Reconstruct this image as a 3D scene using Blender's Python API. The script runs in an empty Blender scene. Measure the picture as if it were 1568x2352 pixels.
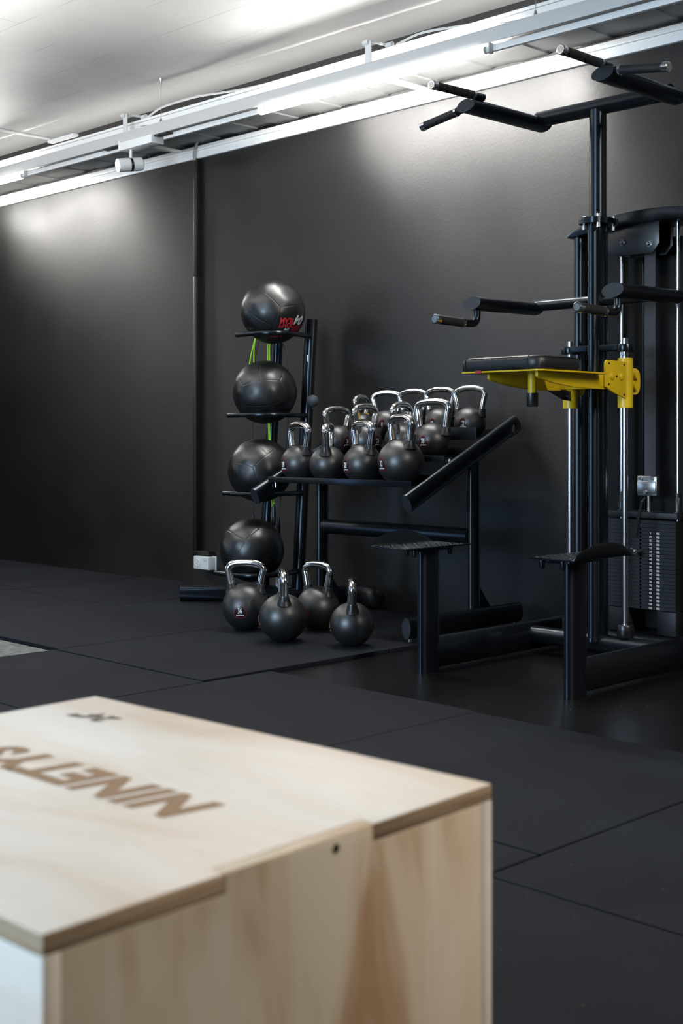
import bpy, bmesh, math, random
from mathutils import Vector, Matrix, Euler
random.seed(7)
C = bpy.context.scene.collection
V = Vector
pi = math.pi

# ------------------------------------------------------------------ camera
FPX = 2985.0
TH = math.atan(2939 / 2985.0)
FW = V((-math.cos(TH), math.sin(TH), 0))
RT = V((math.sin(TH), math.cos(TH), 0))
HC = 0.887
cam = bpy.data.cameras.new('camera')
cam.sensor_fit = 'VERTICAL'
cam.sensor_height = 36.0
cam.sensor_width = 24.0
cam.lens = FPX / 2352 * 36.0
cam.shift_y = -176 / 2352
cam.clip_start = 0.05
cam.dof.use_dof = True
cam.dof.focus_distance = 5.9
cam.dof.aperture_fstop = 5.6
cam_ob = bpy.data.objects.new('camera', cam)
C.objects.link(cam_ob)
cam_ob.location = (0, 0, HC)
cam_ob.rotation_euler = (pi / 2, 0, math.atan2(FW.y, FW.x) - pi / 2)
bpy.context.scene.camera = cam_ob

# ------------------------------------------------------------------ world, lights, exposure
vs = bpy.context.scene.view_settings
vs.view_transform = 'Standard'
vs.look = 'None'
vs.gamma = 1.0
vs.use_curve_mapping = False
vs.exposure = 0.0
w = bpy.data.worlds.new('world')
bpy.context.scene.world = w
w.use_nodes = True
w.node_tree.nodes['Background'].inputs[0].default_value = (0.62, 0.78, 1.0, 1)
w.node_tree.nodes['Background'].inputs[1].default_value = 0.02


def area(name, loc, rot, sx, sy, power, col):
    l = bpy.data.lights.new(name, 'AREA')
    l.shape = 'RECTANGLE'
    l.size = sx
    l.size_y = sy
    l.energy = power
    l.color = col
    o = bpy.data.objects.new(name, l)
    C.objects.link(o)
    o.location = loc
    o.rotation_euler = rot
    return o


# daylight through the shop windows behind the camera
area('daylight_window', (-2.9, -3.6, 1.55), (pi / 2, 0, 0), 2.3, 1.8, 390, (0.58, 0.78, 1.0))
area('daylight_window_side', (-9.6, -1.7, 1.25), (pi / 2, 0, math.radians(-50)), 1.0, 2.3, 24, (0.34, 0.60, 1.0))
area('far_room_lamps', (-11.5, 0.0, 2.25), (pi / 2, 0, math.radians(-80)), 4.0, 1.2, 22, (1.0, 0.96, 0.92))
# further rows of ceiling tubes over the part of the room behind the camera, plus an added uplight
area('ceiling_lamp_near', (0.2, 0.8, 2.75), (0, 0, 0), 3.4, 0.12, 8, (1.0, 0.96, 0.92))
area('ceiling_lamp_right', (0.6, 3.3, 2.75), (0, 0, 0), 2.8, 0.12, 186, (1.0, 0.94, 0.86))
area('ceiling_lamp_mid', (-5.2, 2.0, 2.75), (0, 0, 0), 3.0, 0.12, 9, (1.0, 0.95, 0.88))
area('ceiling_fill_upward', (-6.2, 2.5, 2.3), (pi, 0, 0), 4.0, 0.3, 150, (1.0, 0.97, 0.93))  # added fill facing up, no fitting here, lifts the ceiling brightness
# unseen strip light added behind the white upstand to brighten the ceiling edge
area('cove_fill', (-5.0, 4.74, 2.715), (pi, 0, 0), 9.0, 0.05, 17, (1.0, 0.98, 0.95))
TUBE = 165.0
SPOT = 30.0


# ------------------------------------------------------------------ materials
def nodes(m):
    m.use_nodes = True
    nt = m.node_tree
    return nt, nt.nodes['Principled BSDF']


def mat(name, col, rough=0.5, metal=0.0, spec=0.5, bump=0.0, bscale=200.0, var=0.0, vscale=8.0, rvar=0.0, coat=0.0, bdist=0.001):
    m = bpy.data.materials.new(name)
    nt, b = nodes(m)
    b.inputs['Base Color'].default_value = (*col, 1)
    b.inputs['Roughness'].default_value = rough
    b.inputs['Metallic'].default_value = metal
    b.inputs['Specular IOR Level'].default_value = spec
    b.inputs['Coat Weight'].default_value = coat
    tc = nt.nodes.new('ShaderNodeTexCoord')
    if var > 0 or rvar > 0:
        n = nt.nodes.new('ShaderNodeTexNoise')
        n.inputs['Scale'].default_value = vscale
        n.inputs['Detail'].default_value = 6
        nt.links.new(tc.outputs['Object'], n.inputs['Vector'])
        if var > 0:
            r = nt.nodes.new('ShaderNodeMapRange')
            r.inputs['From Min'].default_value = 0.3
            r.inputs['From Max'].default_value = 0.7
            r.inputs['To Min'].default_value = 1 - var
            r.inputs['To Max'].default_value = 1 + var
            nt.links.new(n.outputs['Fac'], r.inputs['Value'])
            mx = nt.nodes.new('ShaderNodeVectorMath')
            mx.operation = 'SCALE'
            mx.inputs[0].default_value = col
            nt.links.new(r.outputs['Result'], mx.inputs['Scale'])
            nt.links.new(mx.outputs['Vector'], b.inputs['Base Color'])
        if rvar > 0:
            r = nt.nodes.new('ShaderNodeMapRange')
            r.inputs['From Min'].default_value = 0.3
            r.inputs['From Max'].default_value = 0.7
            r.inputs['To Min'].default_value = max(0.02, rough - rvar)
            r.inputs['To Max'].default_value = min(1, rough + rvar)
            nt.links.new(n.outputs['Fac'], r.inputs['Value'])
            nt.links.new(r.outputs['Result'], b.inputs['Roughness'])
    if bump > 0:
        n2 = nt.nodes.new('ShaderNodeTexNoise')
        n2.inputs['Scale'].default_value = bscale
        n2.inputs['Detail'].default_value = 4
        nt.links.new(tc.outputs['Object'], n2.inputs['Vector'])
        bp = nt.nodes.new('ShaderNodeBump')
        bp.inputs['Strength'].default_value = bump
        bp.inputs['Distance'].default_value = bdist
        nt.links.new(n2.outputs['Fac'], bp.inputs['Height'])
        nt.links.new(bp.outputs['Normal'], b.inputs['Normal'])
    return m


def emit(name, col, strength):
    m = bpy.data.materials.new(name)
    nt, b = nodes(m)
    b.inputs['Base Color'].default_value = (0.9, 0.9, 0.9, 1)
    b.inputs['Emission Color'].default_value = (*col, 1)
    b.inputs['Emission Strength'].default_value = strength
    return m


M = {}
M['steel_black'] = mat('steel_black', (0.0035, 0.004, 0.0055), 0.28, spec=0.55, bump=0.03, bscale=900, bdist=0.0004)
M['cut_end'] = mat('cut_end', (0.018, 0.019, 0.022), 0.55, bump=0.05, bscale=700, bdist=0.0005)
M['rubber_bell'] = mat('rubber_bell', (0.009, 0.0089, 0.0092), 0.42, spec=1.0, bump=0.10, bscale=420, bdist=0.0005, var=0.2, vscale=30)
M['collar'] = mat('collar', (0.008, 0.008, 0.009), 0.38)
M['collar_yellow'] = mat('collar_yellow', (0.5, 0.32, 0.02), 0.4)
M['chrome'] = mat('chrome', (0.68, 0.67, 0.66), 0.13, metal=1.0, rvar=0.05, vscale=25)
M['bright_steel'] = mat('bright_steel', (0.72, 0.74, 0.78), 0.16, metal=1.0)
M['zinc'] = mat('zinc', (0.55, 0.55, 0.54), 0.28, metal=1.0)
M['wall_paint'] = mat('wall_paint', (0.0062, 0.0056, 0.0052), 0.43, spec=0.72, bump=0.40, bscale=75, bdist=0.0018, var=0.18, vscale=1.6, rvar=0.07)
_b = M['wall_paint'].node_tree.nodes['Principled BSDF']
_b.inputs['Anisotropic'].default_value = 0.75
_b.inputs['Anisotropic Rotation'].default_value = 0.25
M['white_paint'] = mat('white_paint', (0.86, 0.85, 0.82), 0.42)
M['white_dirty'] = mat('white_dirty', (0.62, 0.62, 0.60), 0.5, var=0.12, vscale=3)
M['sheet_grey'] = mat('sheet_grey', (0.30, 0.30, 0.295), 0.55, var=0.06, vscale=5)
M['lamp_grey'] = mat('lamp_grey', (0.55, 0.54, 0.52), 0.45)
M['dark_slot'] = mat('dark_slot', (0.02, 0.02, 0.02), 0.6)
M['vinyl'] = mat('vinyl', (0.0045, 0.0045, 0.005), 0.38, spec=0.85, bump=0.05, bscale=45, bdist=0.002, rvar=0.07, vscale=14)
M['pad_vinyl'] = mat('pad_vinyl', (0.012, 0.013, 0.015), 0.42, bump=0.08, bscale=500, bdist=0.0006)
M['yellow'] = mat('yellow', (0.63, 0.43, 0.008), 0.38, bump=0.05, bscale=700, bdist=0.0005)
M['grip'] = mat('grip', (0.010, 0.010, 0.011), 0.62, bump=0.5, bscale=600, bdist=0.0008)
M['black_plastic'] = mat('black_plastic', (0.008, 0.008, 0.009), 0.34)
M['red'] = mat('red', (0.32, 0.018, 0.025), 0.5)
M['red_print'] = mat('red_print', (0.55, 0.02, 0.03), 0.5)
M['white_print'] = mat('white_print', (0.80, 0.80, 0.78), 0.5)
M['grey_print'] = mat('grey_print', (0.50, 0.51, 0.52), 0.5)
M['badge'] = mat('badge', (0.012, 0.007, 0.007), 0.32)
M['green'] = mat('green', (0.34, 0.72, 0.02), 0.4)
M['cord_black'] = mat('cord_black', (0.012, 0.012, 0.013), 0.45)
M['cord_grey'] = mat('cord_grey', (0.33, 0.33, 0.32), 0.5)
M['blue_rubber'] = mat('blue_rubber', (0.035, 0.042, 0.055), 0.7, bump=0.4, bscale=150)
M['socket_white'] = mat('socket_white', (0.72, 0.72, 0.70), 0.4)
M['socket_hole'] = mat('socket_hole', (0.16, 0.16, 0.16), 0.6)
M['cover_black'] = M['wall_paint']
M['stack_plate'] = mat('stack_plate', (0.007, 0.0085, 0.0115), 0.5, spec=0.4, bump=0.04, bscale=300)
M['hole'] = mat('hole', (0.0008, 0.0008, 0.0008), 0.9, spec=0.0)
M['belt'] = mat('belt', (0.035, 0.037, 0.042), 0.65, bump=0.1, bscale=900)
M['purple'] = mat('purple', (0.13, 0.03, 0.075), 0.5)
M['tube'] = emit('tube', (1.0, 0.985, 0.95), TUBE)
M['led'] = emit('led', (0.95, 0.97, 1.0), SPOT)


_b = M['steel_black'].node_tree.nodes['Principled BSDF']
_b.inputs['Anisotropic'].default_value = 0.75
_b.inputs['Anisotropic Rotation'].default_value = 0.25
for k_ in ('steel_black', 'cut_end'):
    M[k_].node_tree.nodes['Principled BSDF'].inputs['Specular Tint'].default_value = (0.66, 0.84, 1.0, 1)


def rubber_mat(name, col, rough, spec, speck, sscale):
    m = mat(name, col, rough, spec=spec, bump=0.5, bscale=260, bdist=0.0012)
    nt = m.node_tree
    b = nt.nodes['Principled BSDF']
    tc = nt.nodes.new('ShaderNodeTexCoord')
    v = nt.nodes.new('ShaderNodeTexVoronoi')
    v.inputs['Scale'].default_value = sscale
    nt.links.new(tc.outputs['Object'], v.inputs['Vector'])
    rp = nt.nodes.new('ShaderNodeValToRGB')
    rp.color_ramp.elements[0].position = 0.0
    rp.color_ramp.elements[0].color = (1, 1, 1, 1)
    rp.color_ramp.elements[1].position = 0.11
    rp.color_ramp.elements[1].color = (0, 0, 0, 1)
    nt.links.new(v.outputs['Distance'], rp.inputs['Fac'])
    sep = nt.nodes.new('ShaderNodeSeparateColor')
    nt.links.new(v.outputs['Color'], sep.inputs['Color'])
    gt = nt.nodes.new('ShaderNodeMath')
    gt.operation = 'GREATER_THAN'
    gt.inputs[1].default_value = 0.95
    nt.links.new(sep.outputs[0], gt.inputs[0])
    mu = nt.nodes.new('ShaderNodeMath')
    mu.operation = 'MULTIPLY'
    nt.links.new(rp.outputs['Color'], mu.inputs[0])
    nt.links.new(gt.outputs[0], mu.inputs[1])
    n = nt.nodes.new('ShaderNodeTexNoise')
    n.inputs['Scale'].default_value = 2.6
    n.inputs['Detail'].default_value = 7
    nt.links.new(tc.outputs['Object'], n.inputs['Vector'])
    r1 = nt.nodes.new('ShaderNodeMapRange')
    r1.inputs['From Min'].default_value = 0.3
    r1.inputs['From Max'].default_value = 0.7
    r1.inputs['To Min'].default_value = 0.75
    r1.inputs['To Max'].default_value = 1.3
    nt.links.new(n.outputs['Fac'], r1.inputs['Value'])
    sc = nt.nodes.new('ShaderNodeVectorMath')
    sc.operation = 'SCALE'
    sc.inputs[0].default_value = col
    nt.links.new(r1.outputs['Result'], sc.inputs['Scale'])
    mx = nt.nodes.new('ShaderNodeMixRGB')
    mx.inputs['Color2'].default_value = (*speck, 1)
    nt.links.new(mu.outputs[0], mx.inputs['Fac'])
    nt.links.new(sc.outputs['Vector'], mx.inputs['Color1'])
    nt.links.new(mx.outputs['Color'], b.inputs['Base Color'])
    return m


M['mat_rubber'] = rubber_mat('mat_rubber', (0.0078, 0.0096, 0.0135), 0.72, 0.12, (0.30, 0.30, 0.30), 62)
M['base_floor'] = rubber_mat('base_floor', (0.0062, 0.0058, 0.0064), 0.26, 0.40, (0.42, 0.40, 0.36), 34)


def screed():
    m = mat('grey_screed', (0.13, 0.135, 0.135), 0.75, bump=0.6, bscale=90, bdist=0.003, var=0.55, vscale=28)
    return m


M['screed'] = screed()


def concrete():
    m = bpy.data.materials.new('painted_concrete')
    nt, b = nodes(m)
    b.inputs['Roughness'].default_value = 0.62
    tc = nt.nodes.new('ShaderNodeTexCoord')
    n = nt.nodes.new('ShaderNodeTexNoise')
    n.inputs['Scale'].default_value = 1.7
    n.inputs['Detail'].default_value = 8
    nt.links.new(tc.outputs['Object'], n.inputs['Vector'])
    r = nt.nodes.new('ShaderNodeValToRGB')
    r.color_ramp.elements[0].position = 0.3
    r.color_ramp.elements[0].color = (0.335, 0.335, 0.33, 1)
    r.color_ramp.elements[1].position = 0.7
    r.color_ramp.elements[1].color = (0.395, 0.395, 0.385, 1)
    nt.links.new(n.outputs['Fac'], r.inputs['Fac'])
    # shuttering board joints
    br = nt.nodes.new('ShaderNodeTexBrick')
    br.inputs['Scale'].default_value = 1.0
    br.inputs['Mortar Size'].default_value = 0.0022
    br.inputs['Mortar Smooth'].default_value = 0.3
    br.inputs['Brick Width'].default_value = 2.3
    br.inputs['Row Height'].default_value = 0.31
    br.inputs['Color1'].default_value = (1, 1, 1, 1)
    br.inputs['Color2'].default_value = (0.97, 0.97, 0.97, 1)
    br.inputs['Mortar'].default_value = (0.55, 0.54, 0.53, 1)
    nt.links.new(tc.outputs['Object'], br.inputs['Vector'])
    n3 = nt.nodes.new('ShaderNodeTexNoise')
    n3.inputs['Scale'].default_value = 5
    nt.links.new(tc.outputs['Object'], n3.inputs['Vector'])
    r3 = nt.nodes.new('ShaderNodeMapRange')
    r3.inputs['From Min'].default_value = 0.42
    r3.inputs['From Max'].default_value = 0.62
    nt.links.new(n3.outputs['Fac'], r3.inputs['Value'])
    mx = nt.nodes.new('ShaderNodeMixRGB')
    mx.blend_type = 'MULTIPLY'
    nt.links.new(r3.outputs['Result'], mx.inputs['Fac'])
    nt.links.new(r.outputs['Color'], mx.inputs['Color1'])
    nt.links.new(br.outputs['Color'], mx.inputs['Color2'])
    nt.links.new(mx.outputs['Color'], b.inputs['Base Color'])
    bp = nt.nodes.new('ShaderNodeBump')
    bp.inputs['Strength'].default_value = 0.3
    bp.inputs['Distance'].default_value = 0.004
    n2 = nt.nodes.new('ShaderNodeTexNoise')
    n2.inputs['Scale'].default_value = 22
    n2.inputs['Detail'].default_value = 5
    nt.links.new(tc.outputs['Object'], n2.inputs['Vector'])
    nt.links.new(n2.outputs['Fac'], bp.inputs['Height'])
    nt.links.new(bp.outputs['Normal'], b.inputs['Normal'])
    return m


M['concrete'] = concrete()


def wood(name, c_dark, c_mid, c_light, stretch, rot=(0, 0, 0), scale=1.0, lo=0.32, hi=0.7, rough=0.5):
    m = bpy.data.materials.new(name)
    nt, b = nodes(m)
    b.inputs['Roughness'].default_value = rough
    b.inputs['Specular IOR Level'].default_value = 0.35
    tc = nt.nodes.new('ShaderNodeTexCoord')
    mp = nt.nodes.new('ShaderNodeMapping')
    mp.inputs['Scale'].default_value = [s * scale for s in stretch]
    mp.inputs['Rotation'].default_value = rot
    nt.links.new(tc.outputs['Object'], mp.inputs['Vector'])
    n = nt.nodes.new('ShaderNodeTexNoise')
    n.inputs['Scale'].default_value = 1.0
    n.inputs['Detail'].default_value = 5
    n.inputs['Roughness'].default_value = 0.55
    n.inputs['Distortion'].default_value = 0.6
    nt.links.new(mp.outputs['Vector'], n.inputs['Vector'])
    r = nt.nodes.new('ShaderNodeValToRGB')
    r.color_ramp.elements[0].position = lo
    r.color_ramp.elements[0].color = (*c_dark, 1)
    r.color_ramp.elements[1].position = hi
    r.color_ramp.elements[1].color = (*c_light, 1)
    e = r.color_ramp.elements.new((lo + hi) / 2)
    e.color = (*c_mid, 1)
    nt.links.new(n.outputs['Fac'], r.inputs['Fac'])
    nt.links.new(r.outputs['Color'], b.inputs['Base Color'])
    return m


M['ply_top'] = wood('ply_top', (0.62, 0.49, 0.37), (0.70, 0.61, 0.51), (0.74, 0.68, 0.60), (2.2, 8, 8), lo=0.30, hi=0.62)
M['ply_side'] = wood('ply_side', (0.42, 0.25, 0.14), (0.60, 0.47, 0.33), (0.65, 0.55, 0.42), (12, 12, 2.4), lo=0.31, hi=0.57)
M['ply_edge_h'] = wood('ply_edge_h', (0.22, 0.14, 0.08), (0.36, 0.25, 0.15), (0.50, 0.37, 0.24), (6, 6, 330), lo=0.35, hi=0.65)
M['ply_edge_v'] = wood('ply_edge_v', (0.42, 0.29, 0.17), (0.56, 0.43, 0.28), (0.66, 0.55, 0.40), (330, 6, 6), lo=0.35, hi=0.65)
M['ply_inside'] = mat('ply_inside', (0.3, 0.2, 0.1), 0.7)
M['burn'] = mat('burn', (0.27, 0.15, 0.065), 0.6)
M['burn_dark'] = mat('burn_dark', (0.085, 0.055, 0.035), 0.6)


def mesh_guard():
    m = mat('mesh_guard', (0.010, 0.010, 0.011), 0.5, spec=0.2)
    nt = m.node_tree
    b = nt.nodes['Principled BSDF']
    tc = nt.nodes.new('ShaderNodeTexCoord')
    v = nt.nodes.new('ShaderNodeTexVoronoi')
    v.inputs['Scale'].default_value = 190
    v.inputs['Randomness'].default_value = 0.0
    nt.links.new(tc.outputs['Object'], v.inputs['Vector'])
    r = nt.nodes.new('ShaderNodeValToRGB')
    r.color_ramp.elements[0].position = 0.28
    r.color_ramp.elements[0].color = (0.001, 0.001, 0.001, 1)
    r.color_ramp.elements[1].position = 0.40
    r.color_ramp.elements[1].color = (0.007, 0.007, 0.0075, 1)
    nt.links.new(v.outputs['Distance'], r.inputs['Fac'])
    nt.links.new(r.outputs['Color'], b.inputs['Base Color'])
    return m


M['mesh_guard'] = mesh_guard()


# ------------------------------------------------------------------ mesh helpers
class MB:
    """collects shapes into one mesh; mi = material slot of the shapes added next"""

    def __init__(self):
        self.bm = bmesh.new()
        self.mi = 0

    def _faces(self, fs):
        for f in fs:
            f.material_index = self.mi

    def poly(self, pts):
        vs_ = [self.bm.verts.new(p) for p in pts]
        f = self.bm.faces.new(vs_)
        f.material_index = self.mi
        return f

    def box(self, c, s, rz=0.0, bev=0.0, rot=None):
        r = bmesh.ops.create_cube(self.bm, size=1.0)
        vv = r['verts']
        bmesh.ops.scale(self.bm, vec=s, verts=vv)
        fs = {f for v in vv for f in v.link_faces}
        self._faces(fs)
        if bev > 0:
            es = list({e for v in vv for e in v.link_edges})
            rr = bmesh.ops.bevel(self.bm, geom=es, offset=bev, segments=2, profile=0.5, affect='EDGES')
            vv = list({v for f in rr['faces'] for v in f.verts} | {v for v in vv if v.is_valid})
            self._faces({f for v in vv for f in v.link_faces})
        mt = Matrix.Translation(V(c)) @ (rot if rot is not None else Matrix.Rotation(rz, 4, 'Z'))
        bmesh.ops.transform(self.bm, matrix=mt, verts=vv)
        return self

    def bx(self, x0, x1, y0, y1, z0, z1, bev=0.0):
        return self.box(((x0 + x1) / 2, (y0 + y1) / 2, (z0 + z1) / 2), (abs(x1 - x0), abs(y1 - y0), abs(z1 - z0)), bev=bev)

    def sweep(self, path, a, b=None, up=(0, 0, 1), seg=24, cap=True, n0=None, n1=None, capmi=None, power=2.0, scales=None):
        """elliptical tube, half-axes a (sideways) and b (along up); n0/n1: normals of slanted end cuts"""
        b = a if b is None else b
        path = [V(p) for p in path]
        up = V(up).normalized()
        rings = []
        n = len(path)
        for i, p in enumerate(path):
            if i == 0:
                t = path[1] - path[0]
            elif i == n - 1:
                t = path[-1] - path[-2]
            else:
                t = (path[i + 1] - p).normalized() + (p - path[i - 1]).normalized()
            t.normalize()
            s = t.cross(up)
            if s.length < 1e-4:
                s = t.cross(V((0, 1, 0))) if abs(t.y) < 0.9 else t.cross(V((1, 0, 0)))
            s.normalize()
            u = s.cross(t).normalized()
            mit = 1.0
            if 0 < i < n - 1:
                c = (path[i + 1] - p).normalized().dot((p - path[i - 1]).normalized())
                mit = min(1.6, 1 / max(0.3, math.sqrt((1 + c) / 2)))
            k = scales[i] if scales else 1.0
            ring = []
            dd = None
            if 0 < i < n - 1 and mit > 1.001:
                dd = ((p - path[i - 1]).normalized() - (path[i + 1] - p).normalized())
                dd = dd - t * dd.dot(t)
                if dd.length > 1e-6:
                    dd.normalize()
                else:
                    dd = None
            for j in range(seg):
                an = 2 * pi * j / seg
                cx, sx = math.cos(an), math.sin(an)
                if power != 2.0:
                    cx = math.copysign(abs(cx) ** (2 / power), cx)
                    sx = math.copysign(abs(sx) ** (2 / power), sx)
                q = s * (a * k * cx) + u * (b * k * sx)
                if dd is not None:
                    q = q + dd * (q.dot(dd) * (mit - 1))
                nn = n0 if i == 0 else (n1 if i == n - 1 else None)
                if nn is not None:
                    nn = V(nn)
                    q = q - t * (q.dot(nn) / t.dot(nn))
                ring.append(self.bm.verts.new(p + q))
            rings.append(ring)
        for i in range(n - 1):
            for j in range(seg):
                f = self.bm.faces.new((rings[i][j], rings[i][(j + 1) % seg], rings[i + 1][(j + 1) % seg], rings[i + 1][j]))
                f.material_index = self.mi
        if cap:
            f = self.bm.faces.new(list(reversed(rings[0])))
            f.material_index = self.mi if capmi is None else capmi
            f = self.bm.faces.new(rings[-1])
            f.material_index = self.mi if capmi is None else capmi
        return self

    def cyl(self, p0, p1, r, seg=24):
        return self.sweep([p0, p1], r, seg=seg, up=(0.13, 0.31, 0.94))

    def lathe(self, prof, c=(0, 0, 0), seg=40, mtx=None):
        c = V(c)
        rings = []
        newv = []
        for r, z in prof:
            if r < 1e-6:
                v = self.bm.verts.new(c + V((0, 0, z)))
                rings.append([v])
                newv.append(v)
            else:
                rg = [self.bm.verts.new(c + V((r * math.cos(2 * pi * j / seg), r * math.sin(2 * pi * j / seg), z))) for j in range(seg)]
                rings.append(rg)
                newv += rg
        for i in range(len(rings) - 1):
            A, B = rings[i], rings[i + 1]
            for j in range(seg):
                k = (j + 1) % seg
                if len(A) == 1 and len(B) == 1:
                    continue
                if len(A) == 1:
                    f = self.bm.faces.new((A[0], B[k], B[j]))
                elif len(B) == 1:
                    f = self.bm.faces.new((A[j], A[k], B[0]))
                else:
                    f = self.bm.faces.new((A[j], A[k], B[k], B[j]))
                f.material_index = self.mi
        if mtx is not None:
            bmesh.ops.transform(self.bm, matrix=mtx, verts=newv)
        return self

    def prism(self, pts, axis, a0, a1, bev=0.0):
        """polygon pts (2-D) extruded along axis 'x','y' or 'z' from a0 to a1"""
        def P(p, a):
            if axis == 'x':
                return (a, p[0], p[1])
            if axis == 'y':
                return (p[0], a, p[1])
            return (p[0], p[1], a)
        A = [self.bm.verts.new(P(p, a0)) for p in pts]
        B = [self.bm.verts.new(P(p, a1)) for p in pts]
        fs = [self.bm.faces.new(A), self.bm.faces.new(B)]
        n = len(pts)
        for i in range(n):
            fs.append(self.bm.faces.new((A[i], A[(i + 1) % n], B[(i + 1) % n], B[i])))
        bmesh.ops.recalc_face_normals(self.bm, faces=fs)
        self._faces(fs)
        if bev > 0:
            es = list({e for f in fs for e in f.edges})
            rr = bmesh.ops.bevel(self.bm, geom=es, offset=bev, segments=2, profile=0.5, affect='EDGES')
            self._faces(rr['faces'])
        return self

    def sphere(self, c, r, seg=32, sz=1.0):
        n = seg // 2
        self.lathe([(r * math.sin(pi * i / n) if 0 < i < n else 0, -r * sz * math.cos(pi * i / n)) for i in range(n + 1)], c, seg)
        return self

    def text(self, s, size, fn, shear=0.0, spacing=1.0, bold=0.0, sx=1.0):
        """flat lettering; fn maps (u, v) of the centred text to a point"""
        cu = bpy.data.curves.new('t', 'FONT')
        cu.body = s
        cu.size = size
        cu.shear = shear
        cu.space_character = spacing
        cu.offset = bold
        cu.resolution_u = 3
        ob = bpy.data.objects.new('t', cu)
        C.objects.link(ob)
        dg = bpy.context.evaluated_depsgraph_get()
        me = ob.evaluated_get(dg).to_mesh()
        xs = [v.co.x for v in me.vertices]
        ys = [v.co.y for v in me.vertices]
        if xs:
            mx, my = (min(xs) + max(xs)) / 2, (min(ys) + max(ys)) / 2
            vv = [self.bm.verts.new(fn((v.co.x - mx) * sx, v.co.y - my)) for v in me.vertices]
            for p in me.polygons:
                try:
                    f = self.bm.faces.new([vv[i] for i in p.vertices])
                    f.material_index = self.mi
                except ValueError:
                    pass
        ob.evaluated_get(dg).to_mesh_clear()
        bpy.data.objects.remove(ob)
        bpy.data.curves.remove(cu)
        return self

    def build(self, name, mats, parent=None, smooth=True, origin=None, angle=38, recalc=True):
        bm = self.bm
        if recalc:
            bmesh.ops.recalc_face_normals(bm, faces=bm.faces)
        if smooth:
            ca = math.radians(angle)
            for f in bm.faces:
                f.smooth = True
            for e in bm.edges:
                if len(e.link_faces) == 2:
                    e.smooth = e.calc_face_angle(0) < ca
        o0 = V(origin) if origin is not None else (V(parent['_o']) if parent is not None and '_o' in parent else V((0, 0, 0)))
        if o0.length > 0:
            bmesh.ops.translate(bm, vec=-o0, verts=bm.verts)
        me = bpy.data.meshes.new(name)
        bm.to_mesh(me)
        bm.free()
        if not isinstance(mats, (list, tuple)):
            mats = [mats]
        for x in mats:
            me.materials.append(M[x])
        o = bpy.data.objects.new(name, me)
        C.objects.link(o)
        if parent is not None:
            o.parent = parent
            if '_o' in parent:
                o['_o'] = list(parent['_o'])
        elif origin is not None:
            o.location = o0
        return o


def tag(o, label, cat, group=None):
    o['label'] = label
    o['category'] = cat
    if group:
        o['group'] = group
    return o


def thing(name, loc, label, cat, group=None, rz=0.0, local=False):
    """Empty at the thing's base; children given in room coordinates unless local"""
    o = bpy.data.objects.new(name, None)
    o.empty_display_size = 0.1
    C.objects.link(o)
    o.location = loc
    o.rotation_euler = (0, 0, rz)
    if not local:
        o['_o'] = list(loc)
    return tag(o, label, cat, group)


def struct(o):
    o['kind'] = 'structure'
    return o


def smoothpath(pts, n=8):
    """Catmull-Rom through pts"""
    P = [V(p) for p in pts]
    P = [P[0] * 2 - P[1]] + P + [P[-1] * 2 - P[-2]]
    out = []
    for i in range(1, len(P) - 2):
        for k in range(n):
            t = k / n
            a, b, c, d = P[i - 1], P[i], P[i + 1], P[i + 2]
            out.append(0.5 * ((2 * b) + (c - a) * t + (2 * a - 5 * b + 4 * c - d) * t * t + (3 * b - 3 * c + d - a) * t ** 3))
    out.append(P[-2])
    return out


def fillet(pts, r, n=6):
    """polyline with rounded corners"""
    P = [V(p) for p in pts]
    out = [P[0]]
    for i in range(1, len(P) - 1):
        a, b, c = P[i - 1], P[i], P[i + 1]
        rr = r[i - 1] if isinstance(r, (list, tuple)) else r
        d1 = (a - b)
        d2 = (c - b)
        k = min(rr, d1.length * 0.48, d2.length * 0.48)
        p1 = b + d1.normalized() * k
        p2 = b + d2.normalized() * k
        for j in range(n + 1):
            t = j / n
            out.append(p1 * (1 - t) ** 2 + b * 2 * t * (1 - t) + p2 * t * t)
    out.append(P[-1])
    return out


# ------------------------------------------------------------------ room shell
WY = 4.93
ZB = -0.018          # bare floor below the rubber mats
ZC = 2.945           # concrete ceiling
m = MB()
m.bx(-14, 6, WY, WY + 0.2, -0.1, 3.2)
struct(m.build('wall_back', 'wall_paint'))
m = MB()
m.bx(-14, 6, -4.6, WY, ZC, ZC + 0.2)
struct(m.build('ceiling', 'concrete'))

# bare floor and rubber mats (1 m wide strips with staggered joints)
m = MB()
m.bx(-14, 6, -4.6, WY + 0.05, ZB - 0.08, ZB)
g = 0.0028
def strip(x0, x1, cuts):
    for a, b in zip(cuts[:-1], cuts[1:]):
        m.bx(x0 + g, x1 - g, a + g, b - g, ZB - 0.001, random.uniform(-0.0009, 0.0006), bev=0.003)
m.mi = 1
strip(-1.665, -0.665, [-1.0, 0.05, 1.05, 2.05, 3.05, 4.05])
strip(-0.665, 0.335, [-1.5, -0.5, 0.5, 1.5, 2.5, 3.5])
strip(0.335, 1.335, [-1.0, 0, 1, 2, 3])
strip(-2.672, -1.665, [-0.77, 0.23, 1.23, 2.23, 3.23])
strip(-3.68, -2.672, [-0.74, 0.26, 1.25, 2.25, 3.25])
strip(-4.676, -3.68, [-0.78, 0.22, 1.22, 2.22, 2.935])
strip(-5.676, -4.676, [-0.06, 0.94, 1.94])
strip(-6.676, -5.676, [-0.06, 0.94, 1.94])
strip(-4.676, -3.705, [2.94, 3.93, 4.905])
strip(-5.684, -4.676, [2.955, 3.925, 4.905])
strip(-6.684, -5.684, [2.955, 3.915, 4.86])
strip(-7.69, -6.684, [2.0, 3.0, 3.97, 4.80])
strip(-8.69, -7.69, [2.0, 3.0, 3.97, 4.80])
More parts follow.
